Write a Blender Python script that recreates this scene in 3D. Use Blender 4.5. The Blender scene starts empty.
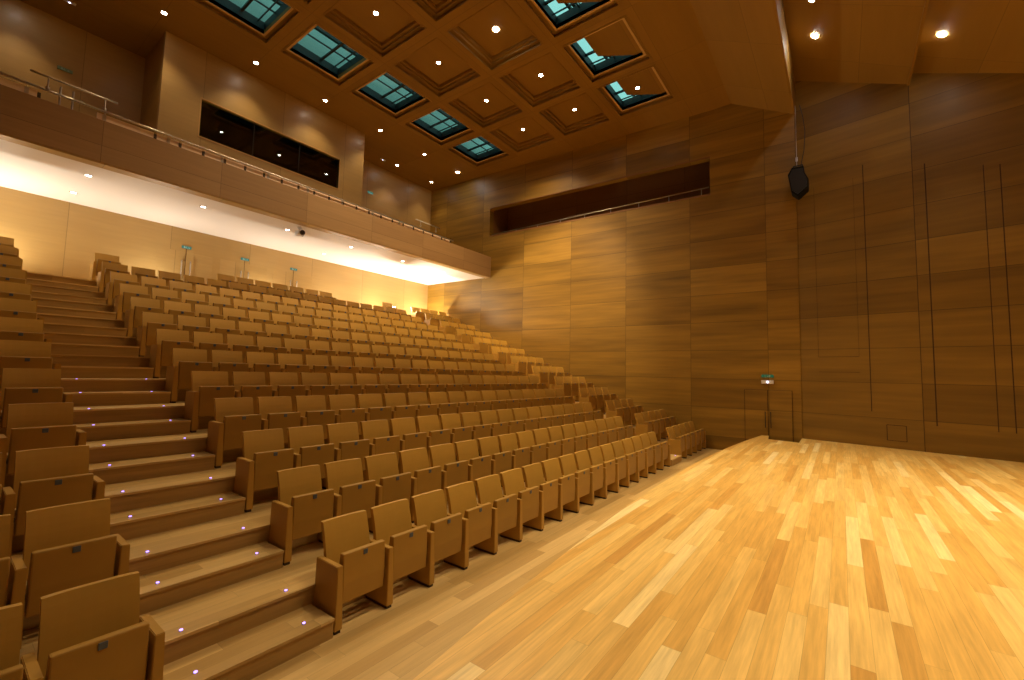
import bpy, bmesh, math, random
from mathutils import Matrix, Vector
random.seed(7)
sc = bpy.context.scene
COL = sc.collection
PI = math.pi

# ------------------------------------------------------------------ helpers
ORD = ['zeroth','first','second','third','fourth','fifth','sixth','seventh','eighth','ninth','tenth','eleventh',
       'twelfth','thirteenth','fourteenth','fifteenth','sixteenth','seventeenth','eighteenth']

def link_mesh(name, bm, mats, parent=None, loc=(0,0,0), rz=0.0, smooth=False):
    me = bpy.data.meshes.new(name)
    bmesh.ops.remove_doubles(bm, verts=bm.verts, dist=1e-6)
    bm.normal_update(); bm.to_mesh(me); bm.free()
    if not isinstance(mats, (list, tuple)): mats = [mats]
    for m in mats: me.materials.append(m)
    if smooth:
        for p in me.polygons: p.use_smooth = True
    o = bpy.data.objects.new(name, me); COL.objects.link(o)
    o.location = loc; o.rotation_euler = (0,0,rz)
    if parent is not None: o.parent = parent
    return o

def empty(name, loc=(0,0,0), rz=0.0):
    o = bpy.data.objects.new(name, None); COL.objects.link(o)
    o.location = loc; o.rotation_euler = (0,0,rz); o.empty_display_size = .1
    return o

def tag(o, label=None, cat=None, group=None, kind=None):
    if label: o['label'] = label
    if cat: o['category'] = cat
    if group: o['group'] = group
    if kind: o['kind'] = kind
    return o

def box(bm, x0, x1, y0, y1, z0, z1, mi=0, bev=0.0):
    vs = [bm.verts.new(p) for p in [(x0,y0,z0),(x1,y0,z0),(x1,y1,z0),(x0,y1,z0),(x0,y0,z1),(x1,y0,z1),(x1,y1,z1),(x0,y1,z1)]]
    fs = []
    for idx in [(0,3,2,1),(4,5,6,7),(0,1,5,4),(1,2,6,5),(2,3,7,6),(3,0,4,7)]:
        f = bm.faces.new([vs[i] for i in idx]); f.material_index = mi; fs.append(f)
    if bev > 0:
        es = set(e for f in fs for e in f.edges)
        r = bmesh.ops.bevel(bm, geom=list(es), offset=bev, segments=2, affect='EDGES', profile=.5)
        for f in r['faces']: f.material_index = mi
    return vs

def prism(bm, pts, axis, a, b, mi=0, bev=0.0):
    """closed outline pts (2d) extruded along axis 'x','y' or 'z' from a to b"""
    def P(p, t):
        if axis == 'x': return (t, p[0], p[1])
        if axis == 'y': return (p[0], t, p[1])
        return (p[0], p[1], t)
    A = [bm.verts.new(P(p, a)) for p in pts]; B = [bm.verts.new(P(p, b)) for p in pts]
    fs = [bm.faces.new(A), bm.faces.new(B[::-1])]
    n = len(pts)
    for i in range(n):
        fs.append(bm.faces.new([A[i], B[i], B[(i+1)%n], A[(i+1)%n]]))
    for f in fs: f.material_index = mi
    bmesh.ops.recalc_face_normals(bm, faces=fs)
    if bev > 0:
        es = set(e for f in fs for e in f.edges)
        bmesh.ops.bevel(bm, geom=list(es), offset=bev, segments=2, affect='EDGES', profile=.5)

def cyl(bm, c, r, h, seg=16, axis='z', r2=None, mi=0):
    if r2 is None: r2 = r
    before = set(bm.faces)
    g = bmesh.ops.create_cone(bm, cap_ends=True, segments=seg, radius1=r, radius2=r2, depth=h)
    M = Matrix.Identity(4)
    if axis == 'x': M = Matrix.Rotation(PI/2, 4, 'Y')
    if axis == 'y': M = Matrix.Rotation(PI/2, 4, 'X')
    bmesh.ops.transform(bm, matrix=Matrix.Translation(c) @ M, verts=g['verts'])
    for f in set(bm.faces) - before: f.material_index = mi

def tube(bm, p, q, r, seg=10, mi=0):
    p, q = Vector(p), Vector(q); d = q - p
    before = set(bm.faces)
    g = bmesh.ops.create_cone(bm, cap_ends=True, segments=seg, radius1=r, radius2=r, depth=d.length)
    M = Matrix.Translation((p+q)/2) @ d.to_track_quat('Z','Y').to_matrix().to_4x4()
    bmesh.ops.transform(bm, matrix=M, verts=g['verts'])
    for f in set(bm.faces) - before: f.material_index = mi

# ------------------------------------------------------------------ materials
class NT:
    def __init__(s, name):
        s.m = bpy.data.materials.new(name); s.m.use_nodes = True
        s.t = s.m.node_tree; s.n = s.t.nodes; s.l = s.t.links
        s.b = s.n['Principled BSDF']
    def new(s, typ, **kw):
        n = s.n.new(typ)
        for k, v in kw.items(): setattr(n, k, v)
        return n
    def put(s, sock, v):
        if isinstance(v, bpy.types.NodeSocket): s.l.new(v, sock)
        else: sock.default_value = v
    def math(s, op, a, b=0.0, c=0.0):
        n = s.new('ShaderNodeMath', operation=op)
        s.put(n.inputs[0], a); s.put(n.inputs[1], b); s.put(n.inputs[2], c)
        return n.outputs[0]
    def comb(s, x, y, z):
        n = s.new('ShaderNodeCombineXYZ')
        for i, v in enumerate((x,y,z)): s.put(n.inputs[i], v)
        return n.outputs[0]
    def obj(s):
        tc = s.new('ShaderNodeTexCoord'); sp = s.new('ShaderNodeSeparateXYZ')
        s.l.new(tc.outputs['Object'], sp.inputs[0]); return tc.outputs['Object'], sp.outputs
    def noise(s, vec, scale, detail=3, rough=.5):
        n = s.new('ShaderNodeTexNoise'); s.put(n.inputs['Vector'], vec)
        n.inputs['Scale'].default_value = scale; n.inputs['Detail'].default_value = detail
        n.inputs['Roughness'].default_value = rough
        return n.outputs['Fac']
    def wn(s, vec):
        n = s.new('ShaderNodeTexWhiteNoise'); n.noise_dimensions = '3D'; s.put(n.inputs['Vector'], vec)
        return n.outputs['Value']
    def ramp(s, fac, stops):
        n = s.new('ShaderNodeValToRGB'); s.put(n.inputs[0], fac)
        e = n.color_ramp.elements
        while len(e) > 1: e.remove(e[-1])
        e[0].position = stops[0][0]; e[0].color = (*stops[0][1], 1)
        for p, c in stops[1:]:
            x = e.new(p); x.color = (*c, 1)
        return n.outputs[0]
    def mixc(s, fac, a, b, blend='MIX'):
        n = s.new('ShaderNodeMix', data_type='RGBA', blend_type=blend)
        s.put(n.inputs[0], fac)
        s.put(n.inputs[6], a if isinstance(a, bpy.types.NodeSocket) else (*a, 1))
        s.put(n.inputs[7], b if isinstance(b, bpy.types.NodeSocket) else (*b, 1))
        return n.outputs[2]
    def scalec(s, col, f):
        n = s.new('ShaderNodeVectorMath', operation='SCALE')
        s.put(n.inputs[0], col); s.put(n.inputs[3], f); return n.outputs[0]
    def bump(s, h, strength=.2, dist=.01):
        n = s.new('ShaderNodeBump'); s.put(n.inputs['Height'], h)
        n.inputs['Strength'].default_value = strength; n.inputs['Distance'].default_value = dist
        s.l.new(n.outputs[0], s.b.inputs['Normal'])

def plain(name, col, rough=.5, metal=0.0, spec=.5):
    k = NT(name); k.b.inputs['Base Color'].default_value = (*col, 1)
    k.b.inputs['Roughness'].default_value = rough; k.b.inputs['Metallic'].default_value = metal
    k.b.inputs['Specular IOR Level'].default_value = spec
    return k.m

def emit(name, col, s):
    k = NT(name); k.b.inputs['Base Color'].default_value = (0,0,0,1)
    k.b.inputs['Emission Color'].default_value = (*col, 1); k.b.inputs['Emission Strength'].default_value = s
    return k.m

def planks(name, u, v, L, W, stops, joint=.0025, jdark=.45, rnd_off=1.0, ph=(0,0), grain=.35, gscale=(1.2, 22),
           rough=.35, coat=0.0, bigvar=0.0, wave=0.0, spec=.5):
    """boards or veneer panels: u axis along the grain, v across. u, v in 'x','y','z'."""
    k = NT(name); o, s = k.obj(); ax = dict(x=s[0], y=s[1], z=s[2])
    U = k.math('SUBTRACT', ax[u], ph[0]); V = k.math('SUBTRACT', ax[v], ph[1])
    vr = k.math('DIVIDE', V, W); row = k.math('FLOOR', vr)
    off = k.math('MULTIPLY', k.wn(k.comb(row, 3.7, 1.1)), rnd_off * L * 3)
    ur = k.math('DIVIDE', k.math('ADD', U, off), L); cell = k.math('FLOOR', ur)
    r = k.wn(k.comb(row, cell, .5)); r2 = k.wn(k.comb(row, cell, 7.5))
    # edges
    fv = k.math('FRACT', vr); fu = k.math('FRACT', ur)
    dv = k.math('MULTIPLY', k.math('MINIMUM', fv, k.math('SUBTRACT', 1.0, fv)), W)
    du = k.math('MULTIPLY', k.math('MINIMUM', fu, k.math('SUBTRACT', 1.0, fu)), L)
    edge = k.math('LESS_THAN', k.math('MINIMUM', dv, du), joint)
    gv = k.comb(k.math('ADD', k.math('MULTIPLY', U, gscale[0]), k.math('MULTIPLY', r, 37.0)),
                k.math('ADD', k.math('MULTIPLY', V, gscale[1]), k.math('MULTIPLY', r2, 19.0)), r2)
    g1 = k.noise(gv, 1.0, 5, .6)
    gw = k.comb(k.math('ADD', k.math('MULTIPLY', U, gscale[0]*.5), k.math('MULTIPLY', r2, 51.0)),
                k.math('MULTIPLY', V, gscale[1]*.28), r)
    g2 = k.noise(gw, 1.0, 2, .5)
    base = k.ramp(r, stops)
    g = k.math('ADD', k.math('MULTIPLY', k.math('SUBTRACT', g1, .5), grain*2),
               k.math('MULTIPLY', k.math('SUBTRACT', g2, .5), (wave or grain)*2))
    f = k.math('ADD', 1.0, g)
    if bigvar: f = k.math('MULTIPLY', f, k.math('ADD', 1-bigvar/2, k.math('MULTIPLY', r2, bigvar)))
    f = k.math('MULTIPLY', f, k.math('SUBTRACT', 1.0, k.math('MULTIPLY', edge, jdark)))
    k.l.new(k.scalec(base, f), k.b.inputs['Base Color'])
    k.b.inputs['Roughness'].default_value = rough
    k.b.inputs['Coat Weight'].default_value = coat; k.b.inputs['Coat Roughness'].default_value = .2
    k.b.inputs['Specular IOR Level'].default_value = spec
    k.bump(g1, .05, .004)
    return k.m

M = {}
M['stage_wood'] = planks('stage_oak', 'x', 'y', 1.9, .125,
    [(0,(.58,.32,.075)),(.08,(.66,.39,.095)),(.35,(.72,.45,.12)),(.65,(.76,.50,.15)),(.88,(.82,.58,.20)),(.96,(.88,.68,.30)),(1,(.92,.74,.36))],
    joint=.0015, jdark=.3, grain=.34, gscale=(2.2,40), rough=.33, coat=.15, wave=.26)
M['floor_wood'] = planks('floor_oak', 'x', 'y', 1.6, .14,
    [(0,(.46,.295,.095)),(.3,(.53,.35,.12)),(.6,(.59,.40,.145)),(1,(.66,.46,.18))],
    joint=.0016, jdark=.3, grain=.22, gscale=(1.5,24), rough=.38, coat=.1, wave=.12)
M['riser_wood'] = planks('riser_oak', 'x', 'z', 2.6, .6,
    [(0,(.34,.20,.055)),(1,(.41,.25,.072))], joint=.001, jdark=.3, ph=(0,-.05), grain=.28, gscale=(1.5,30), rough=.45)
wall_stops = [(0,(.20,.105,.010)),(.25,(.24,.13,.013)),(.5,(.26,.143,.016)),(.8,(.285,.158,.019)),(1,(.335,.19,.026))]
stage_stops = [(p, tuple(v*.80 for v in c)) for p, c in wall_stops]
M['wall_panel'] = planks('veneer_side_wall', 'y', 'z', 2.33, .955, wall_stops,
    joint=.008, jdark=.5, rnd_off=0, ph=(4.17,.435), grain=.36, gscale=(.55,10), rough=.48, wave=.60, coat=.04)
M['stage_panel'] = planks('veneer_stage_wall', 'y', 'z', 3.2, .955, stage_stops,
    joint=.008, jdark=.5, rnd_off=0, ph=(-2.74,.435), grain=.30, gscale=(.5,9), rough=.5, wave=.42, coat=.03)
M['ceil_wood'] = planks('veneer_ceiling', 'x', 'y', 2.33, 2.33, [(0,(.27,.142,.018)),(.5,(.29,.153,.021)),(1,(.31,.165,.025))],
    joint=.006, jdark=.3, rnd_off=0, ph=(.8,1.7), grain=.10, gscale=(.5,6), rough=.6, wave=.1)
M['trim_wood'] = planks('trim_wood', 'x', 'y', 4.0, 4.0, [(0,(.62,.40,.15)),(1,(.66,.43,.17))],
    joint=.0, jdark=0, rnd_off=0, grain=.08, gscale=(.5,6), rough=.35)
M['maple'] = planks('maple_back_wall', 'x', 'z', 2.33, 20, [(0,(.46,.295,.095)),(.5,(.48,.31,.105)),(1,(.50,.325,.115))],
    joint=.006, jdark=.45, rnd_off=0, ph=(2.05,-4), grain=.10, gscale=(.9,12), rough=.42, wave=.06, coat=.1)
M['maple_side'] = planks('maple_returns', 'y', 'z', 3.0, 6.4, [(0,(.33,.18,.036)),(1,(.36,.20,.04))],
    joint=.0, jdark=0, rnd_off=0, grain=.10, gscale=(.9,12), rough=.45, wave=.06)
M['parapet'] = planks('parapet_veneer', 'x', 'z', 2.33, .62, [(0,(.32,.19,.080)),(.5,(.355,.213,.092)),(1,(.39,.24,.105))],
    joint=.006, jdark=.4, rnd_off=0, ph=(1.97,6.56), grain=.16, gscale=(.7,22), rough=.45, wave=.12)
M['cap'] = plain('pale_cap_board', (.85,.66,.50), .45)
M['white'] = plain('white_soffit_plaster', (.86,.80,.72), .8)
M['black'] = plain('black_metal', (.012,.012,.014), .45)
M['dark_niche'] = planks('dark_niche_panel', 'y', 'z', 2.33, 2.0, [(0,(.22,.10,.025)),(1,(.25,.115,.03))],
    joint=.006, jdark=.5, rnd_off=0, grain=.1, gscale=(.4,6), rough=.6)
M['dark_cloth'] = plain('speaker_black', (.010,.011,.010), .8, 0, .2)
M['steel'] = plain('brushed_steel', (.60,.56,.50), .3, 1.0)
M['slot'] = plain('dark_shadow_gap', (.045,.018,.005), .8)
M['lamp'] = emit('lamp_white', (1,.93,.82), 60)
M['lamp_hot'] = emit('lamp_white_bright', (1,.95,.86), 200)
M['soffit_lamp'] = emit('lamp_soffit', (1,.95,.85), 14)
M['led'] = emit('led_violet', (.40,.26,1.0), 3.2)
M['emergency'] = emit('emergency_lamp', (.80,.75,1.0), 5)
M['green'] = emit('sign_green', (.10,.50,.40), .38)
M['green_dim'] = emit('sign_green_dim', (.02,.16,.07), .5)
M['green_grey'] = plain('sign_grey_green', (.20,.32,.20), .5)
M['sign_face'] = plain('sign_pictogram', (.35,.5,.45), .5)
M['white_plastic'] = plain('white_plastic', (.75,.75,.78), .35)
M['red'] = plain('red_felt_edge', (.5,.12,.06), .7)

def upholstery(name, col, var=.16):
    k = NT(name); o, s = k.obj()
    oi = k.new('ShaderNodeObjectInfo')
    f = k.math('ADD', 1 - var/2, k.math('MULTIPLY', oi.outputs['Random'], var))
    n = k.noise(o, 260, 2); n2 = k.noise(o, 5, 2)
    f = k.math('MULTIPLY', f, k.math('ADD', .93, k.math('MULTIPLY', n2, .14)))
    cn = k.new('ShaderNodeRGB'); cn.outputs[0].default_value = (*col, 1)
    k.l.new(k.scalec(cn.outputs[0], f), k.b.inputs['Base Color'])
    k.b.inputs['Roughness'].default_value = .5; k.b.inputs['Sheen Weight'].default_value = .05
    k.b.inputs['Specular IOR Level'].default_value = .35
    k.bump(n, .06, .001); return k.m
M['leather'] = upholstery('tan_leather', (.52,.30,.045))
M['leather_shaded'] = upholstery('tan_leather_shaded', (.39,.218,.032))  # darker copy of the backrest leather; shade on the upright pads painted in
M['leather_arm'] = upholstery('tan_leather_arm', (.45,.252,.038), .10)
M['plate'] = plain('number_plate_blue', (.10,.13,.18), .35, .3)
M['digit'] = plain('number_digit', (.02,.02,.025), .5)
M['foot'] = plain('chair_foot_dark', (.05,.025,.012), .6)

def thin_glass(name, tint, fres=1.0, rough=.0):
    k = NT(name); k.n.remove(k.b)
    out = k.n['Material Output']
    tr = k.new('ShaderNodeBsdfTransparent'); tr.inputs[0].default_value = (*tint, 1)
    gl = k.new('ShaderNodeBsdfGlossy'); gl.inputs['Roughness'].default_value = rough
    lw = k.new('ShaderNodeLayerWeight'); lw.inputs[0].default_value = .5
    pw = k.math('POWER', lw.outputs['Facing'], 5.0)
    fac = k.math('MULTIPLY', k.math('ADD', .05, k.math('MULTIPLY', pw, .95)), fres)
    mx = k.new('ShaderNodeMixShader')
    k.l.new(fac, mx.inputs[0]); k.l.new(tr.outputs[0], mx.inputs[1]); k.l.new(gl.outputs[0], mx.inputs[2])
    k.l.new(mx.outputs[0], out.inputs[0]); return k.m
M['roof_glass'] = thin_glass('roof_glass', (.75,.95,.93))
M['booth_glass'] = thin_glass('booth_glass', (.6,.7,.66), 1.5)
M['teal_wall'] = plain('roof_void_blockwork', (.55,.62,.60), .8)

# ------------------------------------------------------------------ dimensions (metres, measured)
EYE = 2.38
SA = math.radians(-3.114); TA = math.radians(11.3)
CHY, RD = 3.675, .957                       # first row front, row depth
RISE = [0,.34,.68,1.045,1.41,1.775,2.14,2.51,2.89,3.27,3.65,4.02,4.39]
def wallx(y): return 15.955 + (y-3.78)*math.tan(SA)
PIT = .565
ZS = .6                                    # stage height
BACK = 16.95                               # back wall
CE = 11.8                                  # ceiling
XL = -4.5

# ------------------------------------------------------------------ floor, terrace, stage
bm = bmesh.new(); box(bm, XL-.3, 17.2, -8.5, 5.0, -.3, 0)
tag(link_mesh('floor', bm, M['floor_wood']), 'pale oak floor in front of the seating', kind='structure')

def terrace(name, x0, x1, half, label):
    """stepped concrete terrace clad in oak; half=True adds the intermediate aisle steps"""
    prof = [(0.0, None)]
    steps = []
    for k in range(1, 13):
        if half: steps.append((3.665+RD*(k-1), RISE[k-1] + (RISE[k]-RISE[k-1])/2))
        steps.append((4.05+RD*(k-1), RISE[k]))
    pts = [(steps[0][0], 0.0)]; z = 0
    for (y, zz) in steps:
        pts.append((y, z)) if (y, z) != pts[-1] else None
        pts.append((y, zz)); z = zz
    pts.append((BACK+.05, z)); pts.append((BACK+.05, 0))
    bm = bmesh.new()
    A = [bm.verts.new((x0, p[0], p[1])) for p in pts]; B = [bm.verts.new((x1, p[0], p[1])) for p in pts]
    fs = [bm.faces.new(A), bm.faces.new(B[::-1])]
    n = len(pts)
    for i in range(n): fs.append(bm.faces.new([A[i], B[i], B[(i+1)%n], A[(i+1)%n]]))
    bmesh.ops.recalc_face_normals(bm, faces=fs)
    bm.normal_update()
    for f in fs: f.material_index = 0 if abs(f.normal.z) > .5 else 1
    # thin nosing lip on every step
    for (y, zz) in steps:
        box(bm, x0, x1, y-.012, y+.05, zz-.022, zz+.0015, 0)
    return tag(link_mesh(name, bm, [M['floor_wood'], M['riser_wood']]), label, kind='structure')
terrace('floor_seating_left', XL-.2, 1.125, False, 'stepped oak platforms under the left seating block')
terrace('floor_aisle_left', 1.125, 2.338, True, 'wide oak stairs of the left aisle')
terrace('floor_seating_center', 2.338, 12.075, False, 'stepped oak platforms under the central seating block')
terrace('floor_aisle_right', 12.075, 12.955, True, 'narrow oak stairs of the right aisle')
terrace('floor_seating_right', 12.955, 16.2, False, 'stepped oak platforms under the right seating block')

# stage platform with a gently bowed front edge and a notch by the side door
def swx(y): return 16.13 + (y-1.0)*math.tan(TA)
arc = []
for i in range(41):
    x = XL-.2 + i*(15.98-XL+.2)/40
    arc.append((x, 2.47-(x-9.0)**2/116))
poly = arc + [(16.02,1.86),(15.15,1.78),(14.98,1.0),(16.13,1.0),(swx(-8.3),-8.3),(XL-.2,-8.3)]
bm = bmesh.new(); prism(bm, poly, 'z', 0.001, ZS)
bm.normal_update()
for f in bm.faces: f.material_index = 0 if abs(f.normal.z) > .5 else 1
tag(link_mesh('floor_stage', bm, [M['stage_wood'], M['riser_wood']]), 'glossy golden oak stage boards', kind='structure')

# ------------------------------------------------------------------ side wall (local: y along wall, x into wall, origin at y=0 of the wall line)
def holed(bm, u0, u1, z0, z1, holes, d0, d1, mi=0):
    """rectangular wall in local y-z with rectangular holes, thickness d0..d1 in x"""
    us = sorted(set([u0,u1]+[h[0] for h in holes]+[h[1] for h in holes]))
    zs = sorted(set([z0,z1]+[h[2] for h in holes]+[h[3] for h in holes]))
    for i in range(len(us)-1):
        for j in range(len(zs)-1):
            cu, cz = (us[i]+us[i+1])/2, (zs[j]+zs[j+1])/2
            if any(h[0]<cu<h[1] and h[2]<cz<h[3] for h in holes): continue
            box(bm, d0, d1, us[i], us[i+1], zs[j], zs[j+1], mi)
W0 = (wallx(0), 0, 0)
NI = (3.50, 13.10, 8.77, 10.10)
bm = bmesh.new()
holed(bm, 1.0, BACK+.5, 0, 12.2, [NI], 0, .30)
wr = tag(link_mesh('wall_right', bm, M['wall_panel'], None, W0, -SA), 'tall veneered side wall beside the seats', kind='structure')
bm = bmesh.new()                                                    # recess of the gallery opening
box(bm, 1.5, 1.6, NI[0]-.1, NI[1]+.1, NI[2]-.1, NI[3]+.9); box(bm, .3, 1.55, NI[0]-.1, NI[0], NI[2]-.1, NI[3]+.9)
box(bm, .3, 1.55, NI[1], NI[1]+.1, NI[2]-.1, NI[3]+.9); box(bm, .3, 1.55, NI[0]-.1, NI[1]+.1, NI[2]-.1, NI[2]-.02)
box(bm, .3, 1.55, NI[0]-.1, NI[1]+.1, NI[3]+.8, NI[3]+.9)
link_mesh('niche_lining', bm, M['dark_niche'], wr)
bm = bmesh.new()                                                    # ceiling-height pale seams of the opening frame
box(bm, -.012, .02, NI[0]-.02, NI[1]+.02, NI[3]-.01, NI[3]+.03); box(bm, -.012, .02, NI[0]-.02, NI[1]+.02, NI[2]-.03, NI[2]+.02)
link_mesh('niche_frame', bm, M['dark_niche'], wr)
# railing in the side gallery
r = empty('handrail', (wallx(0),0,0), -SA)
tag(r, 'slim metal handrail along the dark gallery opening in the side wall', 'handrail')
bm = bmesh.new(); tube(bm, (.12,NI[0]+.05,NI[2]+.30), (.12,NI[1]-.05,NI[2]+.10), .022); link_mesh('rail', bm, M['steel'], r, smooth=True)
for i in range(9):
    y = NI[0]+.3+i*(NI[1]-NI[0]-.6)/8
    t = (y-NI[0])/(NI[1]-NI[0]); z = NI[2]+.30-.20*t
    bm = bmesh.new(); tube(bm, (.12,y,NI[2]-.02), (.12,y,z), .014); box(bm, .06,.18,y-.04,y+.04,NI[2]-.02,NI[2]+.02)
    link_mesh('post', bm, M['steel'], r)

# side door beneath the exit sign
d = empty('door_1', (wallx(0),0,0), -SA); tag(d, 'veneered double door in the side wall by the stage', kind='structure')
for (a, b) in ((1.23,1.865),(1.885,2.52)):
    bm = bmesh.new(); box(bm, -.03, .01, a, b, .01, 2.02, bev=.004); link_mesh('door_leaf', bm, M['wall_panel'], d)
bm = bmesh.new(); box(bm, -.004,.01,1.215,1.23,0,2.03); box(bm,-.004,.01,2.52,2.535,0,2.03); box(bm,-.004,.01,1.215,2.535,2.02,2.03); box(bm,-.008,.01,1.865,1.885,0,2.02)
link_mesh('door_gap', bm, M['slot'], d)
bm = bmesh.new()
for y in (1.80,1.95): tube(bm, (-.07,y,.85), (-.07,y,1.35), .012); 
for y in (1.80,1.95):
    for z in (.9,1.3): tube(bm, (-.07,y,z), (-.02,y,z), .009)
link_mesh('door_handle', bm, M['black'], d)

# stage side wall, two flat lengths with vertical slots
S0 = (16.13, 1.0, 0)
def stage_wall(name, a, b, z1, d0, label, slots):
    bm = bmesh.new(); box(bm, d0, d0+.3, a, b, 0, z1)
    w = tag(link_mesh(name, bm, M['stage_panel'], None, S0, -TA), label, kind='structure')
    for (s, z0s, z1s, wd) in slots:
        bm = bmesh.new(); box(bm, d0-.004, d0+.02, s-wd/2, s+wd/2, z0s, z1s); link_mesh('slot', bm, M['slot'], w)
    return w
ct = math.cos(TA)
def sv(y): return (y-1.0)/ct
sw1 = stage_wall('wall_stage_side', sv(-1.68), 0, 12.3, 0, 'veneered stage wall nearest the seating',
    [(sv(-.66),1.55,8.62,.020),(sv(.52),3.07,8.3,.006),(sv(-.43),3.07,8.3,.005)])
bm = bmesh.new()
for z in (3.07,): box(bm, -.004, .02, sv(-.43), sv(.52), z-.006, z+.006)
box(bm,-.003,.02,sv(-1.35),sv(-.96),1.21,1.225); box(bm,-.003,.02,sv(-.97),sv(-.955),.8,1.22); box(bm,-.003,.02,sv(-1.36),sv(-1.345),.8,1.22)
box(bm,-.003,.02,sv(-1.35),sv(-.96),.80,.812); box(bm,-.003,.02,sv(-.43),sv(.52),2.62,2.63)
link_mesh('hatch_outline', bm, M['slot'], sw1)
stage_wall('wall_stage_rear', sv(-8.6), sv(-1.68), 12.3, 0, 'veneered stage wall with tall dark slots',
    [(sv(-1.69),.6,10.5,.010),(sv(-1.93),1.28,8.2,.024),(sv(-2.96),1.25,7.8,.016),(sv(-3.23),1.25,7.72,.020),(sv(-4.6),1.25,7.72,.03),(sv(-5.9),1.25,7.72,.03)])
# plain reveal between hall wall and stage wall
bm = bmesh.new(); box(bm, 16.108, 16.30, .985, 1.06, 0, 12.2); tag(link_mesh('trim_1', bm, M['wall_panel']), 'narrow wooden reveal where side wall meets stage wall', kind='structure')

# enclosing walls (behind and left of the viewer)
bm = bmesh.new(); box(bm, XL-.3, XL, -8.6, BACK+.5, 0, 12.3); tag(link_mesh('wall_left', bm, M['wall_panel']), 'veneered left side wall', kind='structure')
bm = bmesh.new(); box(bm, XL-.3, 17.5, -8.9, -8.5, 0, 12.3); tag(link_mesh('wall_stage_back', bm, M['maple']), 'wooden wall behind the stage', kind='structure')

# ------------------------------------------------------------------ back wall, balcony, booth
bm = bmesh.new(); box(bm, XL, 15.9, BACK, BACK+.3, 0, 12.3)
tag(link_mesh('wall_back', bm, M['maple']), 'maple clad rear wall with doors', kind='structure')
for i, xc in enumerate((4.80, 6.55, 8.30)):
    d = empty('door_%d' % (i+2), (xc, BACK, 4.39))
    tag(d, 'maple double door in the rear wall, %s from the left' % ORD[i+1], kind='structure')
    for s in (-1, 1):
        bm = bmesh.new(); box(bm, min(s*.006,s*.76), max(s*.006,s*.76), -.004, .01, .01, 1.66)
        link_mesh('door_leaf', bm, M['maple'], d)
        bm = bmesh.new(); tube(bm, (s*.12,-.08,.72), (s*.12,-.08,1.36), .018)
        for z in (.78,1.30): tube(bm, (s*.12,-.08,z), (s*.12,-.01,z), .011)
        link_mesh('door_handle', bm, M['steel'], d, smooth=True)
    bm = bmesh.new(); box(bm,-.005,.005,-.008,.01,.0,1.85)
    link_mesh('door_gap', bm, M['slot'], d)

def exit_sign(loc, label, w=.26, h=.08, axis='y', rz=0, face='green'):
    e = empty('exit_sign', loc, rz); tag(e, label, 'sign', 'emergency exit signs')
    bm = bmesh.new()
    if axis == 'y': box(bm, -w/2, w/2, -.03, 0, -h/2, h/2, bev=.004)
    else: box(bm, -.03, 0, -w/2, w/2, -h/2, h/2, bev=.004)
    link_mesh('sign_panel', bm, M[face], e)
    bm = bmesh.new()                                        # running figure, door and arrow
    def q(a, b, c, d_):
        if axis == 'y': box(bm, a, b, -.033, -.029, c, d_)
        else: box(bm, -.033, -.029, a, b, c, d_)
    q(-.08,.085,-.032,-.026); q(-.08,-.045,-.027,.026); q(-.025,-.010,-.010,.015); q(-.024,-.013,.014,.027); q(-.036,-.024,-.027,-.007); q(-.011,.003,-.027,-.007); q(.068,.075,-.027,.012)
    q(.035,.08,-.004,.004); q(.064,.080,-.012,.012)
    link_mesh('pictogram', bm, M['sign_face'], e)
    return e
exit_sign((4.80,BACK,6.20), 'small green exit sign over the left pair of rear doors')
exit_sign((6.55,BACK,6.20), 'small green exit sign over the middle pair of rear doors')
exit_sign((8.30,BACK,6.20), 'small green exit sign over the right pair of rear doors')
exit_sign((1.70,BACK,10.44), 'dim grey-green exit sign high on the upper wall left of the control booth', .30, .09, face='green_grey')
exit_sign((11.55,BACK,10.41), 'green exit sign on the upper wall right of the control booth', .26, .09)
exit_sign((wallx(1.87),1.87,2.47), 'dim green exit sign above the side door by the stage', .34,.09,'x',-SA,'green_dim')
e = empty('emergency_light', (wallx(1.87),1.87,2.28), -SA); tag(e, 'small glowing emergency light above the side door', 'light')
bm = bmesh.new(); box(bm, -.05, 0, -.17, .17, -.055, .055, bev=.01); link_mesh('housing', bm, M['white_plastic'], e)
bm = bmesh.new(); cyl(bm, (-.055,0,0), .028, .012, 14, 'x'); link_mesh('lens', bm, M['emergency'], e)

# balcony
bm = bmesh.new(); box(bm, XL, 15.6, 12.95, BACK+.02, 6.83, 7.15); tag(link_mesh('floor_balcony', bm, M['floor_wood']), 'balcony slab', kind='structure')
bm = bmesh.new(); box(bm, XL, 15.60, 13.22, BACK+.01, 6.80, 6.835); tag(link_mesh('ceiling_soffit', bm, M['white']), 'white ceiling under the balcony', kind='structure')
bal = empty('wall_balcony', (0,12.94,0)); tag(bal, 'wooden balcony parapet', kind='structure')
bm = bmesh.new(); box(bm, XL, wallx(12.94)+.02, 0, .12, 6.80, 7.75, bev=.006); link_mesh('parapet_face', bm, M['parapet'], bal)
bm = bmesh.new(); box(bm, XL, wallx(12.94)+.02, 0.01, .30, 6.77, 6.80); link_mesh('parapet_underside', bm, M['maple'], bal)
x = 1.85; k = 0
segs = [(-3.0,.95)]
while x < 12.6:
    L = (1.0 if k == 0 else .44); segs.append((x, x+L)); x += L+.055; k += 1
for (a, b) in segs:
    bm = bmesh.new(); box(bm, a, b, .02, .07, 7.755, 7.895, bev=.004); link_mesh('cap_board', bm, M['cap'], bal)
    bm = bmesh.new(); box(bm, b+.005, b+.05, .0, .09, 7.75, 7.86); link_mesh('bracket', bm, M['foot'], bal)

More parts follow.
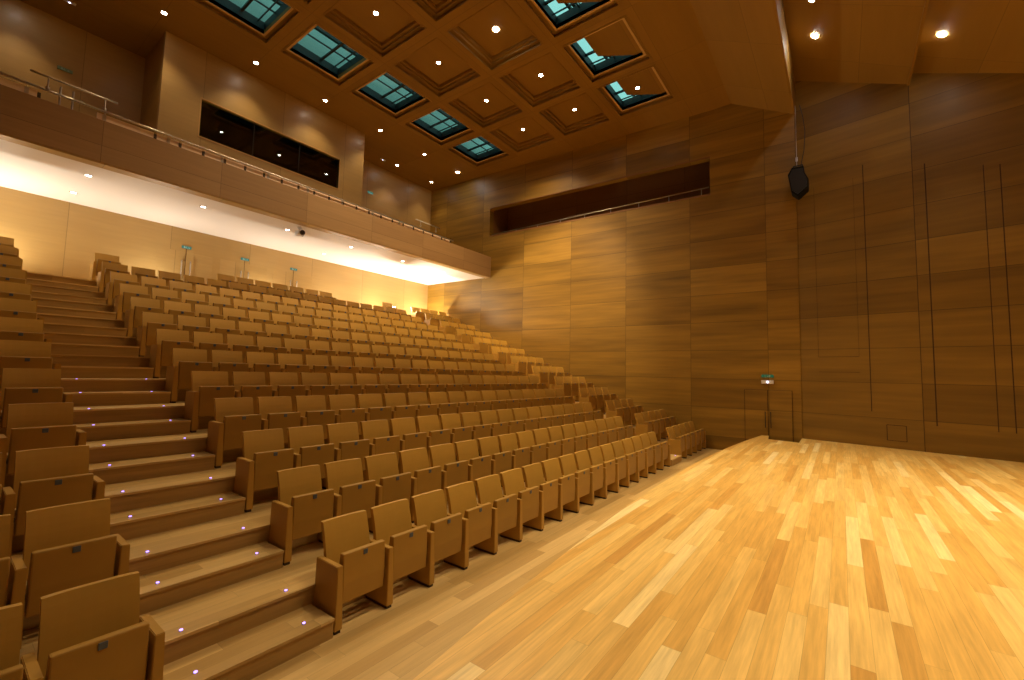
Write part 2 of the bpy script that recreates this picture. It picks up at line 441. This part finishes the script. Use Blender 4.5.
r = empty('handrail', (0,12.90,7.75)); tag(r, 'long slim metal handrail running along the top of the balcony parapet', 'handrail')
bm = bmesh.new(); tube(bm, (XL+.1,0,.235), (12.9,0,.10), .024); link_mesh('rail', bm, M['steel'], r, smooth=True)
xs = [-.36+2.33*i/2 for i in range(0,12)]
for xp in xs:
    zt = .235 - (xp-XL)/(12.9-XL)*.135
    bm = bmesh.new(); tube(bm, (xp,0.03,.14), (xp,0.0,zt), .012); box(bm,xp-.03,xp+.03,.045,.06,.0,.145); link_mesh('post', bm, M['steel'], r)
def short_rail(x0, x1, z, posts, extra=()):
    bm = bmesh.new(); tube(bm, (x0,0,z-7.75), (x1,0,z-7.75), .02); rr = link_mesh('raised_rail', bm, M['steel'], r, smooth=True)
    for xp in posts:
        bm = bmesh.new(); tube(bm, (xp,0,.19), (xp,0,z-7.75), .014); cyl(bm, (xp,0,.24), .035, .05, 10); link_mesh('post', bm, M['steel'], rr)
    for xp in extra:
        bm = bmesh.new(); tube(bm, (xp,.06,0), (xp,.06,.40), .018); link_mesh('stanchion', bm, M['steel'], rr)
short_rail(.82, 2.16, 8.23, (1.08,1.95), (1.27,1.46))
short_rail(10.86, 12.12, 8.17, (11.1,11.9))

# control booth
bo = (3.37, 9.87, 15.03); bw = (4.34, 8.84, 9.16, 10.315)
bm = bmesh.new()
us = [bo[0], bw[0], bw[1], bo[1]]; zs = [7.1, bw[2], bw[3], 12.0]
for i in range(3):
    for j in range(3):
        if i == 1 and j == 1: continue
        box(bm, us[i], us[i+1], bo[2], bo[2]+.15, zs[j], zs[j+1])
wb = tag(link_mesh('wall_booth', bm, M['maple']), 'projecting maple wall of the control booth', kind='structure')
bm = bmesh.new(); box(bm, bo[0], bo[0]+.12, bo[2]+.15, BACK+.02, 7.1, 12.0); box(bm, bo[1]-.12, bo[1], bo[2]+.15, BACK+.02, 7.1, 12.0)
link_mesh('booth_return', bm, M['maple_side'], wb)
bm = bmesh.new(); box(bm, bo[0]+.12, bo[1]-.12, 16.6, 16.68, 7.3, 11.7); box(bm, bo[0]+.12, bo[1]-.12, bo[2]+.2, 16.65, 10.9, 11.0); box(bm, bo[0]+.12, bo[1]-.12, bo[2]+.2, 16.65, 7.9, 8.0)
link_mesh('booth_lining', bm, M['black'], wb)
wn = empty('window_1', (0,15.03,0)); tag(wn, 'long dark control booth window', kind='structure')
bm = bmesh.new()
box(bm, bw[0]-.03, bw[1]+.03, -.012, .15, bw[3]-.005, bw[3]+.025); box(bm, bw[0]-.03, bw[1]+.03, -.012, .15, bw[2]-.025, bw[2]+.005)
box(bm, bw[0]-.03, bw[0]+.0, -.012, .15, bw[2], bw[3]); box(bm, bw[1], bw[1]+.03, -.012, .15, bw[2], bw[3])
link_mesh('window_frame', bm, M['trim_wood'], wn)
bm = bmesh.new(); box(bm, bw[0], bw[1], .06, .066, bw[2], bw[3]); link_mesh('pane', bm, M['booth_glass'], wn)
bm = bmesh.new()
for xm in (5.84, 7.34): box(bm, xm-.01, xm+.01, .05, .075, bw[2], bw[3])
link_mesh('glazing_joint', bm, M['black'], wn)
# desks with screens inside the booth
for i, xd in enumerate((5.0, 6.5, 8.0)):
    e = empty('control_desk', (xd,15.9,8.0)); tag(e, 'dark control desk with a screen behind the booth glass, %s from left' % ORD[i+1], 'desk', 'control desks in the booth')
    bm = bmesh.new(); box(bm,-.6,.6,-.3,.3,.72,.76,bev=.005); box(bm,-.58,-.54,-.28,.28,0,.72); box(bm,.54,.58,-.28,.28,0,.72); link_mesh('desk_frame', bm, M['black'], e)
    bm = bmesh.new(); prism(bm, [(-.16,1.0),(-.12,1.0),(.06,1.55),(.02,1.57)], 'x', -.35, .35); link_mesh('screen', bm, M['teal_wall'], e)
    bm = bmesh.new(); box(bm,-.03,.03,-.1,-.04,.76,1.1); box(bm,-.14,.14,-.16,.08,.76,.775); link_mesh('screen_stand', bm, M['black'], e)

# ------------------------------------------------------------------ ceiling
colx = [1.97-2.33*2, 1.97-2.33, 1.97, 4.30, 6.63, 8.96, 11.29, 13.55]
rowy = [12.20, 9.88, 7.56, 5.24]
HX, HY = .975, .975
bm = bmesh.new()
ys = [4.0]; xs_ = [XL-.3]
def grid_edges(cs, h, lo, hi):
    e = [lo]
    for c in sorted(cs):
        if c-h > lo: e += [c-h, c+h]
    e.append(hi); return e
gx = grid_edges(colx, HX, XL-.3, 16.4); gy = grid_edges(rowy, HY, 3.3, BACK+.3)
def inhole(x, y): return any(abs(x-c) < HX for c in colx) and any(abs(y-c) < HY for c in rowy)
for i in range(len(gx)-1):
    for j in range(len(gy)-1):
        if inhole((gx[i]+gx[i+1])/2, (gy[j]+gy[j+1])/2): continue
        box(bm, gx[i], gx[i+1], gy[j], gy[j+1], CE, CE+.16)
# downstand slope towards the stage and the stage canopy
prism(bm, [(3.3,CE),(3.3,CE+.25),(2.75,CE+.25),(1.05,11.2),(.98,12.2),(.93,12.2),(.96,10.89),(1.02,10.89),(2.80,CE+.04)], 'x', XL-.3, 16.4)
prism(bm, [(1.0,12.02),(1.0,12.2),(-1.70,10.75),(-1.72,10.52)], 'x', XL-.3, 16.9)
prism(bm, [(-1.66,10.50),(-1.66,10.95),(-1.72,10.95),(-1.72,10.50)], 'x', XL-.3, 16.9)
prism(bm, [(-1.70,10.85),(-1.70,11.0),(-4.42,9.55),(-4.42,9.42)], 'x', XL-.3, 16.9)
prism(bm, [(-4.38,9.40),(-4.38,9.9),(-4.42,9.9),(-4.42,9.40)], 'x', XL-.3, 16.9)
prism(bm, [(-4.40,9.75),(-4.40,9.9),(-8.7,8.6),(-8.7,8.45)], 'x', XL-.3, 16.9)
ceil = tag(link_mesh('ceiling', bm, M['ceil_wood']), 'coffered wooden ceiling', kind='structure')

def ring(bm, cx, cy, ho, hi, z0, z1, mi=0):
    box(bm, cx-ho, cx+ho, cy+hi, cy+ho, z0, z1, mi); box(bm, cx-ho, cx+ho, cy-ho, cy-hi, z0, z1, mi)
    box(bm, cx-ho, cx-hi, cy-hi, cy+hi, z0, z1, mi); box(bm, cx+hi, cx+ho, cy-hi, cy+hi, z0, z1, mi)
bm = bmesh.new(); bt = bmesh.new()
winlist = []
for cx in colx:
    for j, cy in enumerate(rowy):
        win = j in (0, 3)
        ring(bm, cx, cy, HX+.02, .86, CE+.10, CE+.17)             # inner ledge
        ring(bt, cx, cy, HX, HX-.035, CE-.012, CE+.03)            # bead on the rim
        if win:
            ring(bt, cx, cy, .86, .80, CE+.10, CE+.22)
            winlist.append((cx, cy, j))
        else:
            ring(bm, cx, cy, .88, .79, CE+.17, CE+.24)
            box(bm, cx-.80, cx+.80, cy-.80, cy+.80, CE+.26, CE+.30)
            ring(bm, cx, cy, .82, .78, CE+.20, CE+.28)
link_mesh('coffer_steps', bm, M['ceil_wood'], ceil)
# rims of lighter timber only where the skylights are; plain timber elsewhere
tr = link_mesh('coffer_beads', bt, M['ceil_wood'], ceil)
n = 2
for (cx, cy, j) in winlist:
    if not ((j == 0 and cx > 3) or (j == 3 and cx > 6)): 
        bm = bmesh.new(); box(bm, cx-.85, cx+.85, cy-.85, cy+.85, CE+.22, CE+.26); link_mesh('coffer_lid', bm, M['ceil_wood'], ceil); continue
    w = empty('window_%d' % n, (cx,cy,CE)); n += 1
    tag(w, 'square skylight in the coffered ceiling', kind='structure')
    bm = bmesh.new(); ring(bm, 0,0, HX+.0, HX-.022, -.010, .035); ring(bm,0,0,.86,.80,.090,.20); link_mesh('window_frame', bm, M['trim_wood'], w)
    bm = bmesh.new(); ring(bm,0,0,.86,.80,.20,.46)
    box(bm, .18, .24, -.81,.81,.38,.44)
    for a in (.12,): box(bm, -.81,.81, a-.014, a+.014,.38,.42)
    box(bm, .62, .645, -.81,.81,.38,.42)
    link_mesh('glazing_bar', bm, M['black'], w)
    bm = bmesh.new(); box(bm,-.81,.81,-.81,.81,.445,.452); link_mesh('pane', bm, M['roof_glass'], w)
    if j == 3:
        bm = bmesh.new(); prism(bm, [(-.86,.40),(.22,.40),(.86,-.62),(.86,-.86),(-.86,-.86)], 'z', .205, .235)
        link_mesh('shutter', bm, M['ceil_wood'], w)

# roof void above the skylights: gantries
for i, yy in enumerate((12.9, 11.5, 5.9, 4.7)):
    e = empty('catwalk', (0,yy,13.0)); tag(e, 'dark steel gantry above the %s row of skylights, %s side' % ('rear' if i < 2 else 'front', 'far' if i % 2 == 0 else 'near'), 'gantry', 'gantries above the skylights')
    bm = bmesh.new(); box(bm, 0, 16, -.05, .05, 0, .16); box(bm, 0, 16, .25, .33, .25, .33); link_mesh('beam', bm, M['black'], e)
    bm = bmesh.new()
    for z in (.55,.85): tube(bm, (0,.29,z), (16,.29,z), .022, 6)
    link_mesh('rail', bm, M['black'], e)
    for q in range(9):
        bm = bmesh.new(); box(bm, q*1.9+.9, q*1.9+.96, .26, .32, .3, 1.1); link_mesh('post', bm, M['black'], e)
bm = bmesh.new(); box(bm, XL, 17, 13.9, 14.0, 12.3, 16); box(bm, XL, 17, 8.6, 8.7, 12.3, 13.4)
tag(link_mesh('wall_roof_void', bm, M['teal_wall']), 'pale wall seen through the skylights', kind='structure')

# ------------------------------------------------------------------ luminaires
WARM = (1.0, .72, .40)
def light(name, typ, loc, power, col=WARM, size=.06, spot=None, blend=.6, parent=None, aim=None):
    L = bpy.data.lights.new(name, typ); L.energy = power; L.color = col
    if typ in ('SPOT','POINT'): L.shadow_soft_size = size
    if typ == 'SPOT': L.spot_size = math.radians(spot); L.spot_blend = blend
    if typ == 'AREA': L.size = size
    o = bpy.data.objects.new(name, L); COL.objects.link(o); o.location = loc
    if aim is not None: o.rotation_euler = (Vector(aim)-Vector(loc)).to_track_quat('-Z','Y').to_euler()
    if parent is not None: o.parent = parent
    return o

bm = bmesh.new()
ring_bm = bmesh.new()
for i in range(20):
    a, b = 2*PI*i/20, 2*PI*(i+1)/20
    def pt(r_, t, z): return ring_bm.verts.new((r_*math.cos(t), r_*math.sin(t), z))
    v = [pt(.085,a,-.006),pt(.085,b,-.006),pt(.062,b,-.010),pt(.062,a,-.010)]; ring_bm.faces.new(v)
    v = [pt(.062,a,-.010),pt(.062,b,-.010),pt(.055,b,.02),pt(.055,a,.02)]; ring_bm.faces.new(v)
    v = [pt(.085,b,-.006),pt(.085,a,-.006),pt(.085,a,.0),pt(.085,b,.0)]; ring_bm.faces.new(v)
P_ring = link_mesh('trim_ring', ring_bm, M['steel'])
cyl(bm, (0,0,-.004), .056, .006, 20); P_lens = link_mesh('lens', bm, M['lamp'])
bm = bmesh.new(); cyl(bm, (0,0,-.004), .085, .006, 20); P_hot = link_mesh('lens', bm, M['lamp_hot'])
bm = bmesh.new(); cyl(bm, (0,0,-.004), .056, .006, 20); P_sof = link_mesh('lens', bm, M['soffit_lamp'])
first = {'r': True, 'l': True}
def downlight(loc, label, group, power, spot=95, kind='lamp', tilt=0.0, col=WARM, aim=None):
    e = empty('downlight', loc); tag(e, label, 'light', group)
    e.rotation_euler = (tilt, 0, 0)
    for src in (P_ring, {'lamp':P_lens,'hot':P_hot,'soffit':P_sof}[kind]):
        c = src.copy(); COL.objects.link(c); c.parent = e
    if power > 0:
        light('downlight_lamp', 'SPOT', (loc[0],loc[1],loc[2]-.03), power, col, .05, spot, .7,
              aim=aim if aim else (loc[0], loc[1], loc[2]-5))
    return e

K = 1.0
for i, cx in enumerate(colx[2:]):
    for j in (1, 2):
        hot = abs(cx-8.96) < .1 and j == 2
        downlight((cx, rowy[j], CE+.26), 'ceiling downlight centred in the %s coffer from the side wall, %s coffer row' % (ORD[6-i], 'rear' if j == 1 else 'front'),
                  'coffer downlights', (2600 if hot else 500 if cx > 6 else 40)*K, 50 if hot else (128 if j == 1 else 105), 'hot' if hot else 'lamp', aim=(15.9,9.4,4.6) if hot else None)
for i, x in enumerate((.8, 3.13, 5.45, 7.75, 10.06, 12.35, 14.42)):
    downlight((x, 14.29, CE), 'downlight in the flat ceiling strip behind the coffers, %s from the side wall' % ORD[7-i], 'rear strip downlights', 90*K, 100, 'hot' if i == 6 else 'lamp')
for x, l in ((12.33,'farther from'),(14.46,'nearer')):
    downlight((x, 16.12, CE), 'downlight close to upper rear wall right of the booth, %s the side wall' % l, 'upper wall downlights', 75*K, 90)
downlight((.75, 16.12, CE), 'downlight close to the upper rear wall left of the booth', 'upper wall downlights', 75*K, 90)
downlight((13.60, 5.20, CE+.20), 'downlight on the wooden shutter of the skylight nearest the side wall', 'shutter downlights', 60*K, 100)
for (loc, l) in (((1.55,15.9,CE),'left'),((11.6,16.2,CE),'right')):
    e = empty('emergency_light', loc); tag(e, 'tiny violet emergency lamp on the ceiling %s of the control booth' % l, 'light')
    bm = bmesh.new(); box(bm, -.12,.12,-.04,.04,-.03,0,bev=.006); link_mesh('housing', bm, M['white_plastic'], e)
    bm = bmesh.new(); cyl(bm, (0,0,-.033), .02, .008, 12); link_mesh('lens', bm, M['emergency'], e)

# stage canopy downlights (slope .53)
SL = math.atan(.5556)
def zc1(y): return 12.02 - (1.0-y)*.5515
def zc2(y): return 10.85 - (-1.70-y)*.5257
def zc3(y): return 9.75 - (-4.40-y)*.302
ST = []
for x in (1.2,3.4,5.6,7.8,10.0,12.32,13.72): ST.append((x,.33,zc1(.33),'front canopy panel',1))
for x in (1.2,3.4,5.6,7.8,10.0,12.5,13.85): ST.append((x,-2.12,zc2(-2.12),'middle canopy panel',2))
for x in (1.2,3.4,5.6,7.8,10.0,12.3): ST.append((x,-5.2,zc3(-5.2),'rear canopy panel',3))
cnt = {1:7,2:7,3:6}; seen = {1:0,2:0,3:0}
for (x,y,z,nm,g) in ST:
    seen[g] += 1
    e = downlight((x,y,z-.012), 'downlight in the %s over the stage, %s from the side wall' % (nm, ORD[cnt[g]-seen[g]+1]), 'stage canopy downlights',
              (300 if x > 12 else 680 if x > 9 else 860 if x > 5 else (240 if x > 3 else 50))*K, 62 if x > 9 else 76, 'hot' if x > 13 else 'lamp', tilt=SL if g < 3 else .29, col=(1,.77,.48), aim=(x, y+(.5 if g == 1 else .2), 0))

# soffit downlights
for i, x in enumerate((1.97, 4.31, 6.64, 8.94, 11.29, 13.6)):
    downlight((x, 14.12, 6.80), 'soffit downlight in the front line under the balcony, %s from left' % ORD[i+1], 'balcony soffit downlights', 22, 120, 'soffit')
for i, x in enumerate((1.97, 8.90)):
    downlight((x, 15.88, 6.80), 'soffit downlight in the rear line under the balcony, %s from left' % ORD[i+1], 'balcony soffit downlights', 22, 120, 'soffit')
# floor uplighters behind the last row
UP = [(-1.2,16.35,46),(.55,16.35,64),(3.9,16.3,30),(7.2,16.3,30),(9.9,16.3,38),(11.95,16.2,85),(14.4,16.2,115)]
for i, (x, y, p) in enumerate(UP):
    e = empty('uplighter', (x,y,4.39)); tag(e, 'low floor uplighter behind the last row, %s from left' % ORD[i+1], 'light', 'rear floor uplighters')
    bm = bmesh.new(); box(bm,-.30,.30,-.06,.06,0,.02,bev=.004); box(bm,-.30,.30,-.06,-.045,.02,.12); box(bm,-.30,.30,.045,.06,.02,.12); box(bm,-.30,-.285,-.045,.045,.02,.12); box(bm,.285,.30,-.045,.045,.02,.12)
    link_mesh('housing', bm, M['black'], e)
    bm = bmesh.new(); box(bm,-.28,.28,-.04,.04,.08,.09); link_mesh('lens', bm, M['soffit_lamp'], e)
    L = light('uplighter_lamp', 'AREA', (x,y,4.39+.14), p, (1,.90,.76), .5, aim=(x, y-.6, 7)); L.data.shape = 'RECTANGLE'; L.data.size_y = .08

# floodlight standing in the upper end of the right aisle, washing the side wall
e = empty('floodlight', (12.50,16.20,4.39)); tag(e, 'compact floodlight on a short stand at the top of the narrow right aisle', 'light')
bm = bmesh.new(); box(bm,-.16,.16,-.12,.12,0,.015,bev=.004); tube(bm,(0,0,.01),(0,0,.72),.015); link_mesh('stand', bm, M['black'], e)
bm = bmesh.new(); box(bm,-.13,-.115,-.02,.02,.70,.86); box(bm,.115,.13,-.02,.02,.70,.86); box(bm,-.13,.13,-.02,.02,.70,.715); link_mesh('yoke', bm, M['black'], e)
bm = bmesh.new(); box(bm,-.11,.11,-.07,.05,.76,.88,bev=.01); link_mesh('housing', bm, M['black'], e)
bm = bmesh.new(); box(bm,-.09,.09,-.078,-.068,.775,.865); link_mesh('lens', bm, M['soffit_lamp'], e)
light('floodlight_lamp', 'SPOT', (12.52,16.09,5.24), 620, (1,.86,.64), .08, 96, .8, aim=(15.7,9.6,8.4))

# step lights
bm = bmesh.new(); cyl(bm, (0,0,.004), .012, .006, 12); P_led = link_mesh('lens', bm, M['led'])
bm = bmesh.new(); cyl(bm, (0,0,.001), .018, .003, 14); P_bez = link_mesh('bezel', bm, M['steel'])
def led(x, y, z, label, group):
    e = empty('step_light', (x,y,z+.0015)); tag(e, label, 'light', group)
    for s in (P_led, P_bez):
        c = s.copy(); COL.objects.link(c); c.parent = e
steps = []
for k in range(1, 8):
    steps.append((3.69+RD*(k-1)+.095, RISE[k-1] + (RISE[k]-RISE[k-1])/2))
    steps.append((4.05+RD*(k-1)+.075, RISE[k]))
for i, (y, z) in enumerate(steps[:12]):
    led(1.33, y, z, 'tiny violet step light at the left end of the %s stair of the wide aisle' % ORD[i+1], 'step lights of the left aisle')
    led(2.13, y, z, 'tiny violet step light at the right end of the %s stair of the wide aisle' % ORD[i+1], 'step lights of the left aisle')
led(12.80, steps[0][0], steps[0][1], 'tiny violet step light on the lowest stair of the narrow right aisle', 'step lights of the right aisle')
for p in (P_ring, P_lens, P_hot, P_sof, P_led, P_bez): bpy.data.objects.remove(p)

# ------------------------------------------------------------------ loudspeaker and camera
e = empty('loudspeaker', (15.62,.89,7.93)); tag(e, 'black loudspeaker hanging at the corner of side wall and stage wall', 'loudspeaker')
OUT = [(.15,.93),(-.15,.91),(-.175,.70),(-.27,.47),(-.255,.23),(.015,0),(.18,.17),(.26,.72)]
bm = bmesh.new(); prism(bm, OUT, 'x', -.16, .26, bev=.015); link_mesh('cabinet', bm, M['dark_cloth'], e)
bm = bmesh.new(); prism(bm, [(p[0]*.86, .06+p[1]*.86) for p in OUT], 'x', -.178, -.155, bev=.004); link_mesh('grille', bm, M['black'], e)
bm = bmesh.new(); box(bm,-.02,.02,.10,.13,.60,1.02); box(bm,-.02,.02,-.13,-.10,.60,1.02); box(bm,-.02,.02,-.13,.13,1.0,1.02); link_mesh('bracket', bm, M['black'], e)
bm = bmesh.new(); tube(bm, (0,.03,1.0), (0,.03,2.95), .008); cyl(bm,(0,.03,1.22),.03,.12,10); link_mesh('hanging_rod', bm, M['steel'], e)
bm = bmesh.new()
pts = [(.06,-.05,.9),(.10,-.16,1.5),(.10,-.20,2.1),(.06,-.15,2.6),(.05,-.08,2.95)]
for a, b in zip(pts, pts[1:]): tube(bm, a, b, .010, 6)
link_mesh('cable', bm, M['black'], e)

e = empty('security_camera', (6.74,13.55,6.80)); tag(e, 'small white and black security camera hanging beneath the balcony front', 'camera')
bm = bmesh.new(); cyl(bm, (0,0,-.02), .07, .04, 16); tube(bm, (0,0,-.03), (0,0,-.12), .02); link_mesh('mount', bm, M['white_plastic'], e)
bm = bmesh.new(); box(bm,-.09,.09,-.14,.12,-.26,-.11,bev=.02); link_mesh('housing', bm, M['white_plastic'], e)
bm = bmesh.new(); cyl(bm, (.02,-.16,-.19), .075, .06, 18, 'y'); cyl(bm,(.10,0,-.2),.06,.05,16,'x'); link_mesh('lens', bm, M['black'], e)

# ------------------------------------------------------------------ seats
def seat_parts(root):
    # curved reclined back shell (profile in y-z, curved across x)
    bm = bmesh.new(); nx, nz = 8, 8; w = PIT/2-.040
    def prof(t):                                          # t 0..1 bottom->top : y, z of the front face
        z = .40 + .485*t
        y = .295 + .035*t + .075*t*t
        return y, z
    grid = {}
    for side in (0, 1):
        for i in range(nx+1):
            for j in range(nz+1):
                s = -1 + 2*i/nx; t = j/nz; y, z = prof(t)
                bowl = .012*(1-s*s)
                th = .048 if side else 0
                edge = 1 if side == 0 else 1
                y2 = y + bowl*(1 if side == 0 else .4) + th
                zz = z - (.004*(s**6) if t > .95 else 0)
                grid[side,i,j] = bm.verts.new((s*w, y2, zz))
    for side in (0, 1):
        for i in range(nx):
            for j in range(nz):
                q = [grid[side,i,j],grid[side,i+1,j],grid[side,i+1,j+1],grid[side,i,j+1]]
                bm.faces.new(q if side == 0 else q[::-1])
    for i in range(nx):
        bm.faces.new([grid[0,i,nz],grid[0,i+1,nz],grid[1,i+1,nz],grid[1,i,nz]])
        bm.faces.new([grid[0,i,0],grid[1,i,0],grid[1,i+1,0],grid[0,i+1,0]])
    for j in range(nz):
        bm.faces.new([grid[0,0,j],grid[0,0,j+1],grid[1,0,j+1],grid[1,0,j]])
        bm.faces.new([grid[0,nx,j],grid[1,nx,j],grid[1,nx,j+1],grid[0,nx,j+1]])
    es = [e_ for e_ in bm.edges if len(e_.link_faces) == 2 and e_.calc_face_angle(0) > 1.0]
    bmesh.ops.bevel(bm, geom=es, offset=.007, segments=2, affect='EDGES')
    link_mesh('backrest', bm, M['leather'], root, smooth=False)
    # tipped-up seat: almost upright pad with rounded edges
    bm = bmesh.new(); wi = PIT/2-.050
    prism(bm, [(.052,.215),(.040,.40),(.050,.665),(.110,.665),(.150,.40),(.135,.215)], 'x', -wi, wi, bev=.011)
    seat = link_mesh('seat', bm, M['leather_shaded'], root)
    bm = bmesh.new(); box(bm, -.023,.023,.0405,.047,.606,.650,bev=.002); pl = link_mesh('number_plate', bm, M['plate'], seat)
    # hinge tube under the seat
    bm = bmesh.new(); tube(bm, (-wi-.01,.16,.33), (wi+.01,.16,.33), .02, 8); link_mesh('hinge_bar', bm, M['foot'], root)
def arm_panel(root, x):
    bm = bmesh.new()
    # tapered slab: thicker at the foot
    A = [(0.0,.03),(.375,.03),(.375,.585),(.012,.585)]
    tb, tt = .039, .028
    L = [bm.verts.new((x-(tb if p[1]<.3 else tt), p[0], p[1])) for p in A]
    R = [bm.verts.new((x+(tb if p[1]<.3 else tt), p[0], p[1])) for p in A]
    fs = [bm.faces.new(L), bm.faces.new(R[::-1])]
    for i in range(4): fs.append(bm.faces.new([L[i],R[i],R[(i+1)%4],L[(i+1)%4]]))
    bmesh.ops.recalc_face_normals(bm, faces=fs)
    bmesh.ops.bevel(bm, geom=list(bm.edges), offset=.005, segments=2, affect='EDGES')
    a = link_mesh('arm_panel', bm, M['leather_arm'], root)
    bm = bmesh.new(); box(bm, x-.028, x+.028, .012, .36, 0, .032); link_mesh('foot', bm, M['foot'], a)
    return a
proto = empty('auditorium_seat'); seat_parts(proto)
protoL = empty('auditorium_seat_l'); arm_panel(protoL, -PIT/2)
protoR = empty('auditorium_seat_r'); arm_panel(protoR, PIT/2)
CH = {o: [c for c in bpy.data.objects if c.parent == o] for o in (proto, protoL, protoR)}
SUB = {c: [g for g in bpy.data.objects if g.parent == c] for o in CH for c in CH[o]}
def clone(src, root):
    for ch in CH[src]:
        c = ch.copy(); COL.objects.link(c); c.parent = root
        for g in SUB[ch]:
            d_ = g.copy(); COL.objects.link(d_); d_.parent = c
def place(x, row, label, group, left, right):
    root = bpy.data.objects.new('auditorium_seat', None); COL.objects.link(root); root.empty_display_size = .1
    root.location = (x, CHY+RD*row, RISE[row]+.001)
    tag(root, label, 'seat', group)
    clone(proto, root)
    if left: clone(protoL, root)
    if right: clone(protoR, root)
for r in range(13):
    rn = ORD[r+1]
    # central block, counted from the wide aisle
    for k in range(17):
        if r == 12 and k not in (0,) + tuple(range(5,12)) + (16,): continue
        st = 'tan tip-up seat, central block, %s row from stage, %s from wide aisle' % (rn, ORD[k+1])
        last = (k == 16) or (r == 12 and k in (0, 11))
        place(2.396+PIT/2+PIT*k, r, st, 'central block seats, %s row' % rn, True, last)
    # left block, counted from the aisle
    for k in range(2 if r < 7 else 1):
        st = 'tan tip-up seat left of wide aisle, %s row from stage, %s from aisle' % (rn, ORD[k+1])
        place(1.072-PIT/2-PIT*k, r, st, 'left block seats', k == (1 if r < 7 else 0), True)
    n_ = 5 if r < 2 else 4
    for k in range(n_):
        st = 'tan tip-up seat right of narrow aisle, %s row from stage, %s from aisle' % (rn, ORD[k+1])
        place(13.0+PIT/2+PIT*k, r, st, 'right block seats', True, k == n_-1)
for o in (proto, protoL, protoR):
    for c in CH[o]:
        for g in SUB[c]: bpy.data.objects.remove(g)
        bpy.data.objects.remove(c)
    bpy.data.objects.remove(o)

# ------------------------------------------------------------------ world (cool light of the roof void), camera, view
w = bpy.data.worlds.new('World'); sc.world = w; w.use_nodes = True
bg = w.node_tree.nodes['Background']; bg.inputs[0].default_value = (.40,.68,.64,1); bg.inputs[1].default_value = 1.2

f = 438.0; yaw, pitch, roll = [math.radians(v) for v in (36.912, 4.293, 1.345)]
fwd = Vector((math.cos(yaw)*math.cos(pitch), math.sin(yaw)*math.cos(pitch), math.sin(pitch)))
rt = Vector((math.sin(yaw), -math.cos(yaw), 0)); up = rt.cross(fwd)
r_ = math.cos(roll)*rt + math.sin(roll)*up; u_ = -math.sin(roll)*rt + math.cos(roll)*up
cam = bpy.data.cameras.new('camera'); co = bpy.data.objects.new('camera', cam); COL.objects.link(co)
cam.sensor_width = 36; cam.lens = f/1024*36; cam.clip_start = .05; cam.clip_end = 200
Mx = Matrix((( r_.x, u_.x, -fwd.x, 0),( r_.y, u_.y, -fwd.y, 0),( r_.z, u_.z, -fwd.z, EYE),(0,0,0,1)))
co.matrix_world = Mx
sc.camera = co
sc.view_settings.view_transform = 'Standard'; sc.view_settings.look = 'None'
sc.view_settings.gamma = 1; sc.view_settings.use_curve_mapping = False
sc.view_settings.exposure = 0.14
sc.cycles.use_denoising = True
sc.cycles.max_bounces = 8; sc.cycles.diffuse_bounces = 5; sc.cycles.glossy_bounces = 3; sc.cycles.transparent_max_bounces = 8
sc.cycles.sample_clamp_indirect = 8
